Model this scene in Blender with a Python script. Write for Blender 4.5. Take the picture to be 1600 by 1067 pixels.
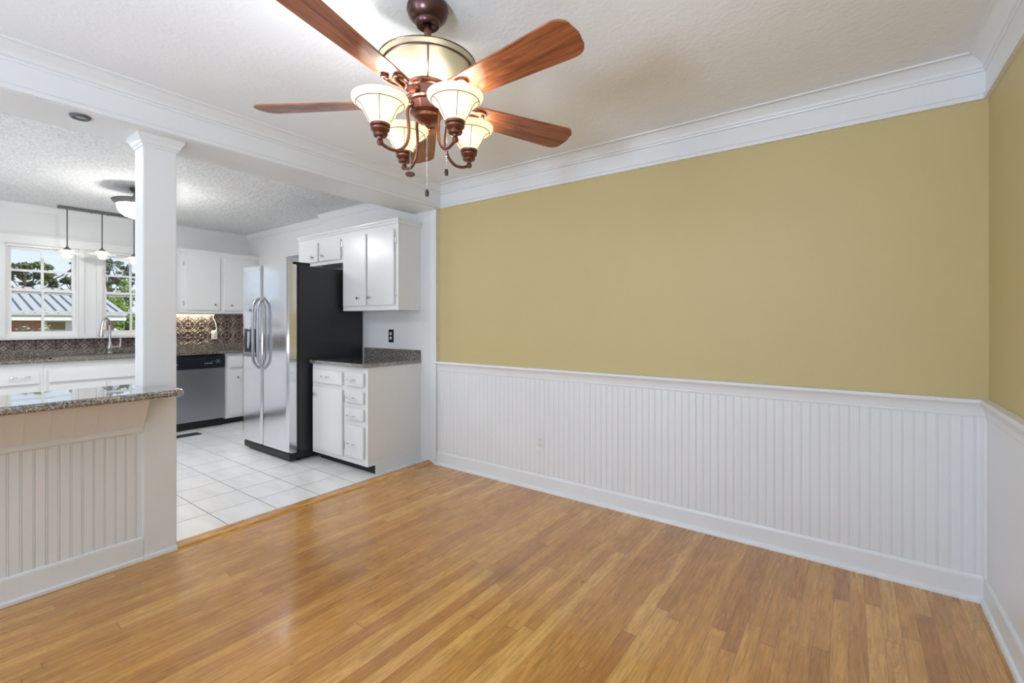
import bpy, bmesh, math, random
from math import sin, cos, pi, sqrt
from mathutils import Vector, Matrix

for o in list(bpy.data.objects): bpy.data.objects.remove(o)
SC = bpy.context.scene
COL = SC.collection
RND = random.Random(7)

# ------------------------------------------------------------------ camera
CAM = Vector((2.9144, -2.9193, 1.25))
cd = bpy.data.cameras.new('camera'); cam = bpy.data.objects.new('camera', cd); COL.objects.link(cam)
cam.location = CAM; cam.rotation_euler = (pi/2, 0, 0.6317)
cd.sensor_width = 36; cd.sensor_fit = 'HORIZONTAL'; cd.lens = 724.26/1600*36
cd.shift_y = -(533.5-503.3)/1600; cd.clip_start = .02
SC.camera = cam

# ------------------------------------------------------------------ colour management, world, sun, fill lights
vs = SC.view_settings
SC.display_settings.display_device = 'sRGB'
vs.view_transform = 'Standard'; vs.look = 'None'; vs.gamma = 1.0; vs.exposure = 0.10; vs.use_curve_mapping = False

W = bpy.data.worlds.new('sky'); SC.world = W; W.use_nodes = True
nt = W.node_tree; nt.nodes.clear()
out = nt.nodes.new('ShaderNodeOutputWorld'); bg = nt.nodes.new('ShaderNodeBackground')
tc = nt.nodes.new('ShaderNodeTexCoord'); sx = nt.nodes.new('ShaderNodeSeparateXYZ'); rp = nt.nodes.new('ShaderNodeValToRGB')
nt.links.new(tc.outputs['Generated'], sx.inputs[0]); nt.links.new(sx.outputs['Z'], rp.inputs[0])
e = rp.color_ramp.elements
e[0].position = 0.0; e[0].color = (.86, .92, 1, 1); e[1].position = .5; e[1].color = (.36, .54, .90, 1)
e.new(.10).color = (.74, .85, 1, 1); e.new(.16).color = (.57, .74, 1, 1)
nt.links.new(rp.outputs[0], bg.inputs[0]); bg.inputs[1].default_value = 1.08
nt.links.new(bg.outputs[0], out.inputs[0])

def sun(name, direction, energy, ang, color):
    l = bpy.data.lights.new(name, 'SUN'); l.energy = energy; l.angle = ang; l.color = color
    o = bpy.data.objects.new(name, l); COL.objects.link(o)
    o.rotation_euler = Vector(direction).to_track_quat('-Z', 'Y').to_euler(); return o
def area(name, loc, direction, sx_, sy_, power, color=(1, 1, 1)):
    l = bpy.data.lights.new(name, 'AREA'); l.shape = 'RECTANGLE'; l.size = sx_; l.size_y = sy_; l.energy = power; l.color = color
    o = bpy.data.objects.new(name, l); COL.objects.link(o); o.location = loc
    o.rotation_euler = Vector(direction).to_track_quat('-Z', 'Y').to_euler(); return o
def point(name, loc, power, r, color):
    l = bpy.data.lights.new(name, 'POINT'); l.energy = power; l.shadow_soft_size = r; l.color = color
    o = bpy.data.objects.new(name, l); COL.objects.link(o); o.location = loc; return o

sun('sun', (-.62, -.45, -.65), 4.2, .02, (1, .96, .9))
# added fill lights in front of the rear wall, behind the camera
area('fill_dining', (1.9, -5.42, 1.35), (0, 1, .03), 1.9, 2.1, 12, (.78, .925, 1.13))
area('fill_rear_left', (.55, -5.42, 1.35), (.25, 1, 0), .9, 2.0, 46, (.78, .925, 1.13))
# added fill behind the camera, bounced off the ceiling like a flash
area('bounce_fill', (2.25, -3.65, 1.40), (-.02, .5, .85), .3, .3, 36, (.76, .96, 1.28))
# added kitchen fills, aimed down and up, beyond the frame's left edge
area('kitchen_fill_down', (-1.3, -2.75, 2.42), (0, 0, -1), .3, .3, 21, (.98, 1, 1.03))
area('kitchen_fill_up', (-2.0, -3.3, .95), (0, .15, 1), 1.2, .9, 10, (.98, 1, 1.03))

# ------------------------------------------------------------------ material helpers
class G:
    def __init__(s, name):
        s.m = bpy.data.materials.new(name); s.m.use_nodes = True; s.t = s.m.node_tree
        s.b = s.t.nodes['Principled BSDF']; s.out = s.t.nodes['Material Output']
    def n(s, typ, **props):
        nd = s.t.nodes.new('ShaderNode'+typ)
        for k, v in props.items(): setattr(nd, k, v)
        return nd
    def l(s, a, b): s.t.links.new(a, b)
    def setin(s, sock, v):
        if hasattr(v, 'is_output') or isinstance(v, bpy.types.NodeSocket): s.l(v, sock)
        else: sock.default_value = v
    def math(s, op, a, b=0.0, c=None):
        nd = s.n('Math', operation=op); s.setin(nd.inputs[0], a)
        if op not in ('ABSOLUTE', 'FLOOR', 'FRACT', 'SQRT'): s.setin(nd.inputs[1], b)
        if c is not None: s.setin(nd.inputs[2], c)
        return nd.outputs[0]
    def obj(s):
        g = s.n('NewGeometry'); return g.outputs['Position']
    def sep(s, v):
        nd = s.n('SeparateXYZ'); s.l(v, nd.inputs[0]); return nd.outputs[0], nd.outputs[1], nd.outputs[2]
    def comb(s, x, y, z):
        nd = s.n('CombineXYZ')
        for i, v in enumerate((x, y, z)): s.setin(nd.inputs[i], v)
        return nd.outputs[0]
    def noise(s, vec, scale, detail=3, rough=.55, dist=0.0):
        nd = s.n('TexNoise'); s.l(vec, nd.inputs['Vector']); nd.inputs['Scale'].default_value = scale
        nd.inputs['Detail'].default_value = detail; nd.inputs['Roughness'].default_value = rough; nd.inputs['Distortion'].default_value = dist
        return nd.outputs['Fac']
    def white(s, vec):
        nd = s.n('TexWhiteNoise', noise_dimensions='3D'); s.l(vec, nd.inputs['Vector']); return nd.outputs['Value']
    def ramp(s, fac, stops, interp='LINEAR'):
        nd = s.n('ValToRGB'); s.l(fac, nd.inputs[0]); r = nd.color_ramp; r.interpolation = interp
        r.elements[0].position = stops[0][0]; r.elements[0].color = tuple(stops[0][1])+(1,)
        r.elements[1].position = stops[-1][0]; r.elements[1].color = tuple(stops[-1][1])+(1,)
        for p, c in stops[1:-1]: r.elements.new(p).color = tuple(c)+(1,)
        return nd.outputs[0]
    def mix(s, fac, a, b, mode='MIX'):
        nd = s.n('Mix', data_type='RGBA', blend_type=mode); s.setin(nd.inputs[0], fac)
        for i, v in ((6, a), (7, b)):
            if isinstance(v, bpy.types.NodeSocket): s.l(v, nd.inputs[i])
            else: nd.inputs[i].default_value = tuple(v)+(1,)
        return nd.outputs[2]
    def bump(s, h, strength=.3, dist=.002):
        nd = s.n('Bump'); nd.inputs['Strength'].default_value = strength; nd.inputs['Distance'].default_value = dist
        s.l(h, nd.inputs['Height']); s.l(nd.outputs[0], s.b.inputs['Normal'])
    def p(s, **kw):
        names = dict(color='Base Color', rough='Roughness', metal='Metallic', ior='IOR', coat='Coat Weight', coatr='Coat Roughness',
                     spec='Specular IOR Level', alpha='Alpha', trans='Transmission Weight', emis='Emission Color', estr='Emission Strength', aniso='Anisotropic')
        for k, v in kw.items():
            sock = s.b.inputs[names[k]]
            if isinstance(v, bpy.types.NodeSocket): s.l(v, sock)
            elif k in ('color', 'emis'): sock.default_value = tuple(v)+(1,)
            else: sock.default_value = v
        return s.m

def paint(name, c, rough=.4, bump=.15, scale=90, **kw):
    g = G(name); pos = g.obj(); n = g.noise(pos, scale, 3)
    g.bump(n, bump, .0012)
    n2 = g.noise(pos, 2.3, 2)
    g.p(color=g.mix(n2, [x*.97 for x in c], [min(1, x*1.03) for x in c]), rough=rough, **kw)
    return g.m

M = {}
M['trim'] = paint('white_gloss_trim_paint', (.80, .805, .80), .32, .08)
M['cabinet'] = paint('white_cabinet_paint', (.81, .815, .81), .28, .10, 60)
M['wall_white'] = paint('white_wall_paint', (.78, .785, .78), .55, .2, 140)
M['yellow'] = paint('mustard_wall_paint', (.575, .468, .222), .55, .25, 160)
M['vinyl'] = paint('white_window_vinyl', (.86, .865, .86), .3, .02)
M['fascia'] = paint('cream_fascia_paint', (.83, .81, .74), .6)

def ceil_mat(name, c, s1, strength, dist, relief_shade=0.0):
    g = G(name); pos = g.obj()
    a = g.noise(pos, s1, 5, .65, .6)
    v = g.n('TexVoronoi', feature='F1'); g.l(pos, v.inputs['Vector']); v.inputs['Scale'].default_value = s1*.9
    h = g.math('ADD', g.math('MULTIPLY', a, 1.2), g.math('MULTIPLY', v.outputs['Distance'], .6))
    broad = g.ramp(g.noise(pos, s1*.16, 3), [(.35, (.25,)*3), (.65, (1,)*3)])
    h = g.math('MULTIPLY', h, broad)
    g.bump(h, strength, dist)
    col = c
    if relief_shade:
        f = g.ramp(g.noise(pos, s1*1.6, 4, .7), [(.36, [x*(1-relief_shade) for x in c]), (.60, c)])  # grey flecks put the shading of the plaster relief into the colour
        col = f
    g.p(color=col, rough=.85); return g.m
M['ceiling'] = ceil_mat('stippled_ceiling_paint', (.86, .865, .865), 58, .32, .005)
M['ceiling_k'] = ceil_mat('heavy_knockdown_ceiling_plaster', (.88, .88, .875), 44, .9, .009, .30)

def oak_mat(name, wid=.057, dull=1.0, rough=.26):
    g = G(name); x, y, z = g.sep(g.obj())
    rx = g.math('DIVIDE', x, wid); row = g.math('FLOOR', rx); fx = g.math('FRACT', rx)
    r1 = g.white(g.comb(row, 3.1, 0.0))
    ly = g.math('ADD', g.math('DIVIDE', y, g.math('ADD', .85, g.math('MULTIPLY', r1, 1.1))), g.math('MULTIPLY', r1, 17.3))
    cell = g.math('FLOOR', ly); fy = g.math('FRACT', ly)
    r2 = g.white(g.comb(row, cell, 1.7)); r3 = g.white(g.comb(row, cell, 8.2))
    base = g.ramp(r2, [(0, (.50, .215, .048)), (.22, (.60, .280, .060)), (.6, (.66, .325, .072)), (.86, (.725, .380, .092)), (1, (.81, .465, .135))])
    off = g.math('MULTIPLY', r3, 60.0)
    gv = g.comb(g.math('ADD', g.math('MULTIPLY', x, 34.0), off), g.math('ADD', g.math('MULTIPLY', y, 2.2), off), 0.0)
    gr = g.noise(gv, 1.0, 6, .66, 1.9)
    gcol = g.ramp(gr, [(.26, (.55, .47, .40)), (.42, (.88, .85, .82)), (.54, (1.0, 1.0, 1.0)), (.74, (1.14, 1.13, 1.10))])
    # cathedral rings: a slow field stretched along the board, read in bands
    rg = g.noise(g.comb(g.math('ADD', g.math('MULTIPLY', x, 13.0), off), g.math('ADD', g.math('MULTIPLY', y, 1.15), off), 0.0), 1.0, 2, .5, .8)
    rg = g.math('ABSOLUTE', g.math('SUBTRACT', g.math('FRACT', g.math('MULTIPLY', rg, 15.0)), .5))
    rcol = g.ramp(rg, [(.0, (.70, .63, .56)), (.16, (.95, .93, .91)), (.5, (1.03, 1.03, 1.03))])
    c = g.mix(1.0, base, gcol, 'MULTIPLY')
    c = g.mix(g.math('MULTIPLY', g.math('FRACT', g.math('MULTIPLY', r3, 7.0)), .85), c, rcol, 'MULTIPLY')
    fv = g.comb(g.math('ADD', g.math('MULTIPLY', x, 260.0), off), g.math('MULTIPLY', y, 7.0), 0.0)
    fine = g.ramp(g.noise(fv, 1.0, 3, .6, .3), [(.34, (.62, .57, .52)), (.50, (1, 1, 1))])
    c = g.mix(.75, c, fine, 'MULTIPLY')
    blotch = g.ramp(g.noise(g.obj(), 1.1, 3, .5), [(.33, (.83, .80, .77)), (.55, (1, 1, 1))])
    c = g.mix(.8, c, blotch, 'MULTIPLY')
    # one old grey-brown stain in the middle of the room
    sd = g.n('VectorMath', operation='DISTANCE'); g.l(g.obj(), sd.inputs[0]); sd.inputs[1].default_value = (1.53, -1.11, 0)
    sdn = g.math('ADD', sd.outputs['Value'], g.math('MULTIPLY', g.noise(g.obj(), 9.0, 3), .14))
    st = g.ramp(sdn, [(.06, (.66, .64, .62)), (.21, (1, 1, 1))])
    c = g.mix(.9, c, st, 'MULTIPLY')
    # knots: few dark specks
    kv = g.n('TexVoronoi', feature='F1'); g.l(g.obj(), kv.inputs['Vector']); kv.inputs['Scale'].default_value = 2.3
    kn = g.ramp(kv.outputs['Distance'], [(.0, (.25, .2, .18)), (.014, (.3, .25, .2)), (.03, (1, 1, 1))])
    c = g.mix(.8, c, kn, 'MULTIPLY')
    ex = g.math('MINIMUM', fx, g.math('SUBTRACT', 1.0, fx)); ey = g.math('MULTIPLY', g.math('MINIMUM', fy, g.math('SUBTRACT', 1.0, fy)), 14.0)
    ed = g.math('MINIMUM', ex, ey)
    gap = g.ramp(ed, [(.0, (.36, .31, .27)), (.03, (1, 1, 1))])
    c = g.mix(1.0, c, gap, 'MULTIPLY')
    gh = g.ramp(ed, [(.0, (0,)*3), (.03, (1,)*3)])
    hh = g.math('ADD', gh, g.math('MULTIPLY', gr, .25))
    g.bump(hh, .25, .0008)
    rr = g.math('ADD', rough-.06, g.math('MULTIPLY', gr, .14))
    g.p(color=c, rough=rr, ior=1.5, coat=.5, coatr=.13); return g.m
M['oak'] = oak_mat('oak_strip_flooring')

def wood_mat(name, dark, light, axis_scale, rough=.35):
    g = G(name); tc_ = g.n('TexCoord'); o_ = tc_.outputs['UV']
    x, y, z = g.sep(o_)
    v = g.comb(g.math('MULTIPLY', x, axis_scale[0]), g.math('MULTIPLY', y, axis_scale[1]), 0.0)
    n = g.noise(v, 1.0, 6, .68, 1.1)
    f = g.noise(g.comb(g.math('MULTIPLY', x, axis_scale[0]*3), g.math('MULTIPLY', y, axis_scale[1]*5), 0.0), 1.0, 3)
    c = g.ramp(n, [(.3, dark), (.6, light)])
    c = g.mix(.5, c, g.ramp(f, [(.3, (.6, .6, .6)), (.6, (1, 1, 1))]), 'MULTIPLY')
    g.p(color=c, rough=rough, ior=1.5); return g.m
M['blade'] = wood_mat('reddish_walnut_blade_veneer', (.105, .026, .010), (.36, .112, .040), (3.2, 46), .26)

def tile_mat():
    g = G('pale_ceramic_floor_tile'); x, y, z = g.sep(g.obj()); P = .305
    tx = g.math('DIVIDE', g.math('ADD', x, .472+P*40), P); ty = g.math('DIVIDE', g.math('ADD', y, 1.645+P*40), P)
    fx, fy = g.math('FRACT', tx), g.math('FRACT', ty)
    ed = g.math('MINIMUM', g.math('MINIMUM', fx, g.math('SUBTRACT', 1.0, fx)), g.math('MINIMUM', fy, g.math('SUBTRACT', 1.0, fy)))
    r = g.white(g.comb(g.math('FLOOR', tx), g.math('FLOOR', ty), 0.0))
    rv = g.math('MULTIPLY', r, 30.0)
    n = g.noise(g.comb(g.math('ADD', g.math('MULTIPLY', x, 2.2), rv), g.math('ADD', g.math('MULTIPLY', y, 7.0), rv), 0.0), 1.0, 4, .6, .5)
    c = g.ramp(n, [(.3, (.78, .78, .78)), (.6, (.88, .88, .875))])
    k = g.ramp(ed, [(.007, (0,)*3), (.013, (1,)*3)])
    c = g.mix(k, (.21, .205, .20), c); g.bump(k, .5, .002)
    g.p(color=c, rough=g.math('SUBTRACT', .62, g.math('MULTIPLY', k, .38))); return g.m
M['tile'] = tile_mat()

def granite_mat(name='speckled_brown_granite', polish=True):
    g = G(name); pos = g.obj()
    v = g.n('TexVoronoi', feature='F1'); g.l(pos, v.inputs['Vector']); v.inputs['Scale'].default_value = 210
    n1 = g.noise(pos, 190, 4, .7); 
    vr = g.sep(v.outputs['Color'])[0]
    c = g.ramp(vr, [(0, (.035, .032, .03)), (.28, (.13, .12, .11)), (.5, (.27, .24, .20)), (.72, (.36, .345, .32)), (.9, (.52, .51, .49)), (1, (.06, .055, .05))], 'CONSTANT')
    c = g.mix(.75, c, g.ramp(n1, [(.36, (.10, .09, .08)), (.5, (.8, .75, .68)), (.66, (1.4, 1.3, 1.15))]), 'MULTIPLY')
    if not polish: return g.p(color=c, rough=.38)
    g.p(color=c, rough=.05, ior=2.1, coat=1.0, coatr=.02); g.b.inputs['Coat IOR'].default_value = 1.8; return g.m
M['granite'] = granite_mat(); M['granite_honed'] = granite_mat('honed_granite_upstand', False)

def tin_mat():
    g = G('embossed_tin_backsplash'); x, y, z = g.sep(g.obj()); T = .15
    px = g.math('SUBTRACT', g.math('FRACT', g.math('DIVIDE', g.math('ADD', y, 15.02), T)), .5)
    pz = g.math('SUBTRACT', g.math('FRACT', g.math('DIVIDE', g.math('ADD', z, -.915+3.0), T)), .5)
    qx, qz = g.math('ABSOLUTE', px), g.math('ABSOLUTE', pz)
    def ln(a, b): return g.math('SQRT', g.math('ADD', g.math('MULTIPLY', a, a), g.math('MULTIPLY', b, b)))
    cr = ln(g.math('SUBTRACT', qx, .5), g.math('SUBTRACT', qz, .5))
    cen = ln(qx, qz)
    def band(v, at, w): # 1 near 'at'
        d = g.math('ABSOLUTE', g.math('SUBTRACT', v, at)); nd = g.n('MapRange', interpolation_type='SMOOTHSTEP')
        g.l(d, nd.inputs[0]); nd.inputs[1].default_value = w; nd.inputs[2].default_value = w*.3; return nd.outputs[0]
    h = g.math('MAXIMUM', band(cr, .60, .045), band(cr, .46, .04))
    h = g.math('MAXIMUM', h, band(cen, .09, .05))
    h = g.math('MAXIMUM', h, band(cen, .0, .05))
    dg = g.math('ABSOLUTE', g.math('SUBTRACT', qx, qz))
    h = g.math('MAXIMUM', h, g.math('MULTIPLY', band(dg, 0.0, .05), band(cen, .32, .13)))
    h = g.math('MAXIMUM', h, g.math('MULTIPLY', band(cr, .15, .05), .8))
    seam = g.math('MAXIMUM', band(qx, .5, .035), band(qz, .5, .035))
    h2 = g.math('SUBTRACT', h, seam)
    g.bump(h2, 1.0, .006)
    fl = g.noise(g.obj(), 7, 3)
    dk = g.mix(fl, (.12, .085, .09), (.18, .135, .135))
    c = g.mix(h, dk, (.44, .39, .37)); c = g.mix(seam, c, (.08, .06, .06))
    g.p(color=c, rough=.36, metal=.85); return g.m
M['tin'] = tin_mat()

def steel_mat(name, c, rough, wavy=0.0, brush=0.0):
    g = G(name); pos = g.obj(); x, y, z = g.sep(pos)
    if wavy:
        n = g.noise(g.comb(g.math('MULTIPLY', x, 3.0), g.math('MULTIPLY', y, 3.0), g.math('MULTIPLY', z, 7.0)), 1.0, 2)
        g.bump(n, wavy, .01)
    g.p(color=c, rough=rough, metal=1.0); return g.m
M['steel'] = steel_mat('brushed_stainless_steel', (.76, .775, .82), .15, .10)
M['steel_dw'] = steel_mat('satin_stainless_steel', (.46, .475, .53), .38)
M['steel_trim'] = steel_mat('grey_steel_bar', (.38, .39, .42), .28)
M['nickel'] = steel_mat('brushed_nickel', (.66, .65, .63), .24)
M['chrome'] = steel_mat('polished_chrome', (.72, .72, .72), .1)
M['bronze'] = steel_mat('oiled_bronze', (.23, .105, .075), .33)
M['bronze_dk'] = steel_mat('dark_bronze_canopy', (.11, .06, .055), .3)
M['iron'] = paint('dark_grey_lamp_metal', (.10, .10, .10), .4, .02)
M['black'] = paint('black_gloss_plastic', (.016, .018, .025), .22, .02)
M['black_matte'] = paint('black_matte_plastic', (.012, .012, .013), .5, .05)
M['fridge_side'] = paint('textured_black_fridge_side', (.020, .022, .027), .33, .15, 300)
M['grey_plastic'] = paint('grey_plastic_panel', (.45, .46, .50), .3, .02)
M['gasket'] = paint('cream_door_liner', (.62, .62, .55), .4, .02)
M['white_plastic'] = paint('white_outlet_plastic', (.82, .82, .80), .3, .02)
M['slot'] = paint('dark_slot', (.03, .03, .03), .6, .02)
M['legend'] = paint('pale_control_legend', (.62, .63, .66), .5, .02)
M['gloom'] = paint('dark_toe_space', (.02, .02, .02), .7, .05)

def shade_mat(name, c, estr, tr=.5):
    g = G(name); t = g.t; t.nodes.remove(g.b)
    d = g.n('BsdfDiffuse'); tl = g.n('BsdfTranslucent'); e_ = g.n('Emission'); m1 = g.n('MixShader'); ad = g.n('AddShader'); gl = g.n('BsdfGlossy'); m2 = g.n('MixShader')
    for nd in (d, tl, e_): nd.inputs['Color'].default_value = tuple(c)+(1,)
    gl.inputs['Roughness'].default_value = .25; m2.inputs[0].default_value = .05
    m1.inputs[0].default_value = tr; e_.inputs['Strength'].default_value = estr
    g.l(d.outputs[0], m1.inputs[1]); g.l(tl.outputs[0], m1.inputs[2]); g.l(m1.outputs[0], m2.inputs[1]); g.l(gl.outputs[0], m2.inputs[2])
    g.l(m2.outputs[0], ad.inputs[0]); g.l(e_.outputs[0], ad.inputs[1]); g.l(ad.outputs[0], g.out.inputs[0]); return g.m
M['shade'] = shade_mat('frosted_cream_glass', (.91, .84, .68), .22, .4)
M['bowl'] = shade_mat('cream_alabaster_glass', (.50, .445, .30), .0, .15)
M['opal'] = shade_mat('white_opal_glass', (.92, .91, .86), .26)
M['diffuser'] = shade_mat('white_light_diffuser', (.95, .95, .92), .5)
M['warm_strip'] = shade_mat('warm_lit_strip', (1, .93, .62), 6.0)

def glass_mat():
    g = G('clear_window_glass'); t = g.t; t.nodes.remove(g.b)
    tr = g.n('BsdfTransparent'); gl = g.n('BsdfGlossy'); fr = g.n('Fresnel'); mx = g.n('MixShader')
    gl.inputs['Roughness'].default_value = .0; fr.inputs['IOR'].default_value = 1.45
    tr.inputs['Color'].default_value = (.97, .98, .98, 1)
    g.l(fr.outputs[0], mx.inputs[0]); g.l(tr.outputs[0], mx.inputs[1]); g.l(gl.outputs[0], mx.inputs[2]); g.l(mx.outputs[0], g.out.inputs[0]); return g.m
M['glass'] = glass_mat()

def brick_mat():
    g = G('red_house_brick'); x, y, z = g.sep(g.obj()); b = g.n('TexBrick'); g.l(g.comb(y, z, 0.0), b.inputs['Vector'])
    b.inputs['Color1'].default_value = (.60, .225, .135, 1); b.inputs['Color2'].default_value = (.50, .165, .10, 1); b.inputs['Mortar'].default_value = (.45, .36, .30, 1)
    b.inputs['Scale'].default_value = 1.0; b.inputs['Brick Width'].default_value = .21; b.inputs['Row Height'].default_value = .068; b.inputs['Mortar Size'].default_value = .008
    g.p(color=b.outputs['Color'], rough=.9); return g.m
M['brick'] = brick_mat()
M['roof'] = paint('grey_metal_roofing', (.52, .505, .47), .6, .05)
M['blind'] = paint('tan_window_blind', (.30, .20, .10), .7)
M['pane_dark'] = paint('dim_window_pane', (.22, .20, .20), .15, .02)
M['bark'] = paint('grey_brown_bark', (.13, .10, .075), .9, .5, 30)
def leaf(name, a, b):
    g = G(name); n = g.noise(g.obj(), 1.7, 3); g.p(color=g.ramp(n, [(.35, a), (.65, b)]), rough=.6); return g.m
M['leaf_a'] = leaf('olive_leaves', (.085, .12, .035), (.22, .25, .07))
M['leaf_b'] = leaf('dark_leaves', (.05, .075, .04), (.13, .15, .075))
M['leaf_c'] = leaf('fresh_green_leaves', (.16, .27, .04), (.35, .47, .10))
M['leaf_d'] = leaf('grey_green_leaves', (.12, .17, .11), (.26, .32, .20))
M['lawn'] = leaf('lawn_grass', (.06, .10, .03), (.12, .17, .05))

# ------------------------------------------------------------------ mesh helpers
ORG = {}
def link(o): COL.objects.link(o); return o
class MB:
    def __init__(s): s.bm = bmesh.new()
    def box(s, x0, y0, z0, x1, y1, z1, bev=0.0):
        x0, x1 = min(x0, x1), max(x0, x1); y0, y1 = min(y0, y1), max(y0, y1); z0, z1 = min(z0, z1), max(z0, z1)
        m = Matrix.Translation(((x0+x1)/2, (y0+y1)/2, (z0+z1)/2)) @ Matrix.Diagonal((x1-x0, y1-y0, z1-z0, 1))
        r = bmesh.ops.create_cube(s.bm, size=1, matrix=m)
        if bev:
            ed = list({e for v in r['verts'] for e in v.link_edges})
            bmesh.ops.bevel(s.bm, geom=ed, offset=bev, segments=2, affect='EDGES', clamp_overlap=True)
        return s
    def prism(s, poly, axis, a, b):
        """poly: 2-D outline; axis 'x': (y,z), 'y': (x,z), 'z': (x,y); extruded from a to b"""
        def P(p, t): return {'x': (t, p[0], p[1]), 'y': (p[0], t, p[1]), 'z': (p[0], p[1], t)}[axis]
        va = [s.bm.verts.new(P(p, a)) for p in poly]; vb = [s.bm.verts.new(P(p, b)) for p in poly]
        n = len(poly)
        s.bm.faces.new(va); s.bm.faces.new(vb[::-1])
        for i in range(n): s.bm.faces.new((va[i], vb[i], vb[(i+1) % n], va[(i+1) % n]))
        return s
    def lathe(s, prof, c=(0, 0, 0), seg=32, mat=None):
        """prof: (r, z) from one end to the other; axis z through c, or through mat"""
        rings = []
        for r, z in prof:
            if r < 1e-5: rings.append([s.bm.verts.new((0, 0, z))])
            else: rings.append([s.bm.verts.new((r*cos(2*pi*i/seg), r*sin(2*pi*i/seg), z)) for i in range(seg)])
        for a, b in zip(rings, rings[1:]):
            for i in range(seg):
                j = (i+1) % seg
                if len(a) == 1 and len(b) == 1: continue
                if len(a) == 1: s.bm.faces.new((a[0], b[j], b[i]))
                elif len(b) == 1: s.bm.faces.new((a[i], a[j], b[0]))
                else: s.bm.faces.new((a[i], a[j], b[j], b[i]))
        m = mat if mat is not None else Matrix.Translation(c)
        bmesh.ops.transform(s.bm, matrix=m, verts=[v for r in rings for v in r])
        return s
    def tube(s, pts, r, seg=10, closed=False):
        pts = [Vector(p) for p in pts]; n = len(pts); rings = []; up = None
        rr = r if isinstance(r, (list, tuple)) else [r]*n
        for i in range(n):
            if closed: t = pts[(i+1) % n]-pts[i-1]
            else: t = pts[min(i+1, n-1)]-pts[max(i-1, 0)]
            t.normalize()
            if up is None:
                up = Vector((0, 0, 1)) if abs(t.z) < .9 else Vector((1, 0, 0))
            u = (up-t*up.dot(t)).normalized(); w = t.cross(u); up = u
            rings.append([s.bm.verts.new(pts[i]+(u*cos(2*pi*k/seg)+w*sin(2*pi*k/seg))*rr[i]) for k in range(seg)])
        pr = list(zip(rings, rings[1:])) + ([(rings[-1], rings[0])] if closed else [])
        for a, b in pr:
            for k in range(seg): s.bm.faces.new((a[k], a[(k+1) % seg], b[(k+1) % seg], b[k]))
        if not closed: s.bm.faces.new(rings[0][::-1]); s.bm.faces.new(rings[-1])
        return s
    def ball(s, c, r, sc=(1, 1, 1), seg=14):
        bmesh.ops.create_uvsphere(s.bm, u_segments=seg, v_segments=max(6, seg//2), radius=r, matrix=Matrix.Translation(c) @ Matrix.Diagonal((*sc, 1))); return s
    def cyl(s, c, r, h, axis='z', seg=20, r2=None):
        m = Matrix.Translation(c)
        if axis == 'x': m = m @ Matrix.Rotation(pi/2, 4, 'Y')
        if axis == 'y': m = m @ Matrix.Rotation(pi/2, 4, 'X')
        bmesh.ops.create_cone(s.bm, cap_ends=True, segments=seg, radius1=r, radius2=r if r2 is None else r2, depth=h, matrix=m); return s
    def sweep(s, prof, path, side=1):
        """prof: closed outline (d, z), d = distance from the path towards its left (side=1); path: plan points (x, y), mitred"""
        n = len(path); nor = []
        for a, b in zip(path, path[1:]):
            d = Vector((b[0]-a[0], b[1]-a[1])).normalized(); nor.append(Vector((-d.y, d.x))*side)
        st = []; loop = path[0] == path[-1]
        for i in range(n):
            if loop and i in (0, n-1): m = nor[-1]+nor[0]; m = m/(1+nor[-1].dot(nor[0]))
            elif i == 0: m = nor[0]
            elif i == n-1: m = nor[-1]
            else:
                m = (nor[i-1]+nor[i]); m = m/(1+nor[i-1].dot(nor[i]))
            st.append([s.bm.verts.new((path[i][0]+m.x*d, path[i][1]+m.y*d, z)) for d, z in prof])
        k = len(prof)
        for a, b in zip(st, st[1:]):
            for j in range(k): s.bm.faces.new((a[j], a[(j+1) % k], b[(j+1) % k], b[j]))
        if not loop: s.bm.faces.new(st[0]); s.bm.faces.new(st[-1][::-1])
        return s
    def build(s, name, mat, parent=None, smooth=False, uvdir=None):
        bm = s.bm; bmesh.ops.recalc_face_normals(bm, faces=bm.faces)
        vs_ = [v.co for v in bm.verts]
        lo = Vector([min(v[i] for v in vs_) for i in range(3)]); hi = Vector([max(v[i] for v in vs_) for i in range(3)])
        c = (lo+hi)/2
        if uvdir:
            o0, ux, uy = uvdir; lay = bm.loops.layers.uv.new('UVMap')
            for f in bm.faces:
                for lp in f.loops:
                    d = lp.vert.co-Vector(o0); lp[lay].uv = (d.dot(Vector(ux)), d.dot(Vector(uy)))
        bmesh.ops.translate(bm, vec=-c, verts=bm.verts)
        me = bpy.data.meshes.new(name); bm.to_mesh(me); bm.free()
        me.materials.append(mat)
        if smooth:
            me.polygons.foreach_set('use_smooth', [True]*len(me.polygons)); me.set_sharp_from_angle(angle=math.radians(34))
        o = bpy.data.objects.new(name, me); link(o); o.location = c; ORG[o.name] = c.copy()
        if smooth: wn = o.modifiers.new('normals', 'WEIGHTED_NORMAL'); wn.keep_sharp = True; wn.weight = 100
        if parent is not None: attach(o, parent)
        return o
def attach(o, parent):
    o.parent = parent; o.matrix_parent_inverse = Matrix.Translation(-ORG[parent.name])
def thing(name, label, cat, loc, group=None):
    o = bpy.data.objects.new(name, None); link(o); o.location = loc; o.empty_display_size = .1
    ORG[o.name] = Vector(loc); o['label'] = label; o['category'] = cat; o['kind'] = 'thing'
    if group: o['group'] = group
    return o
def tag(o, label, cat, group=None, kind='thing'):
    o['label'] = label; o['category'] = cat; o['kind'] = kind
    if group: o['group'] = group
    return o
def struct(o, label=None, cat=None):
    o['kind'] = 'structure'
    if label: o['label'] = label
    if cat: o['category'] = cat
    return o
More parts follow.
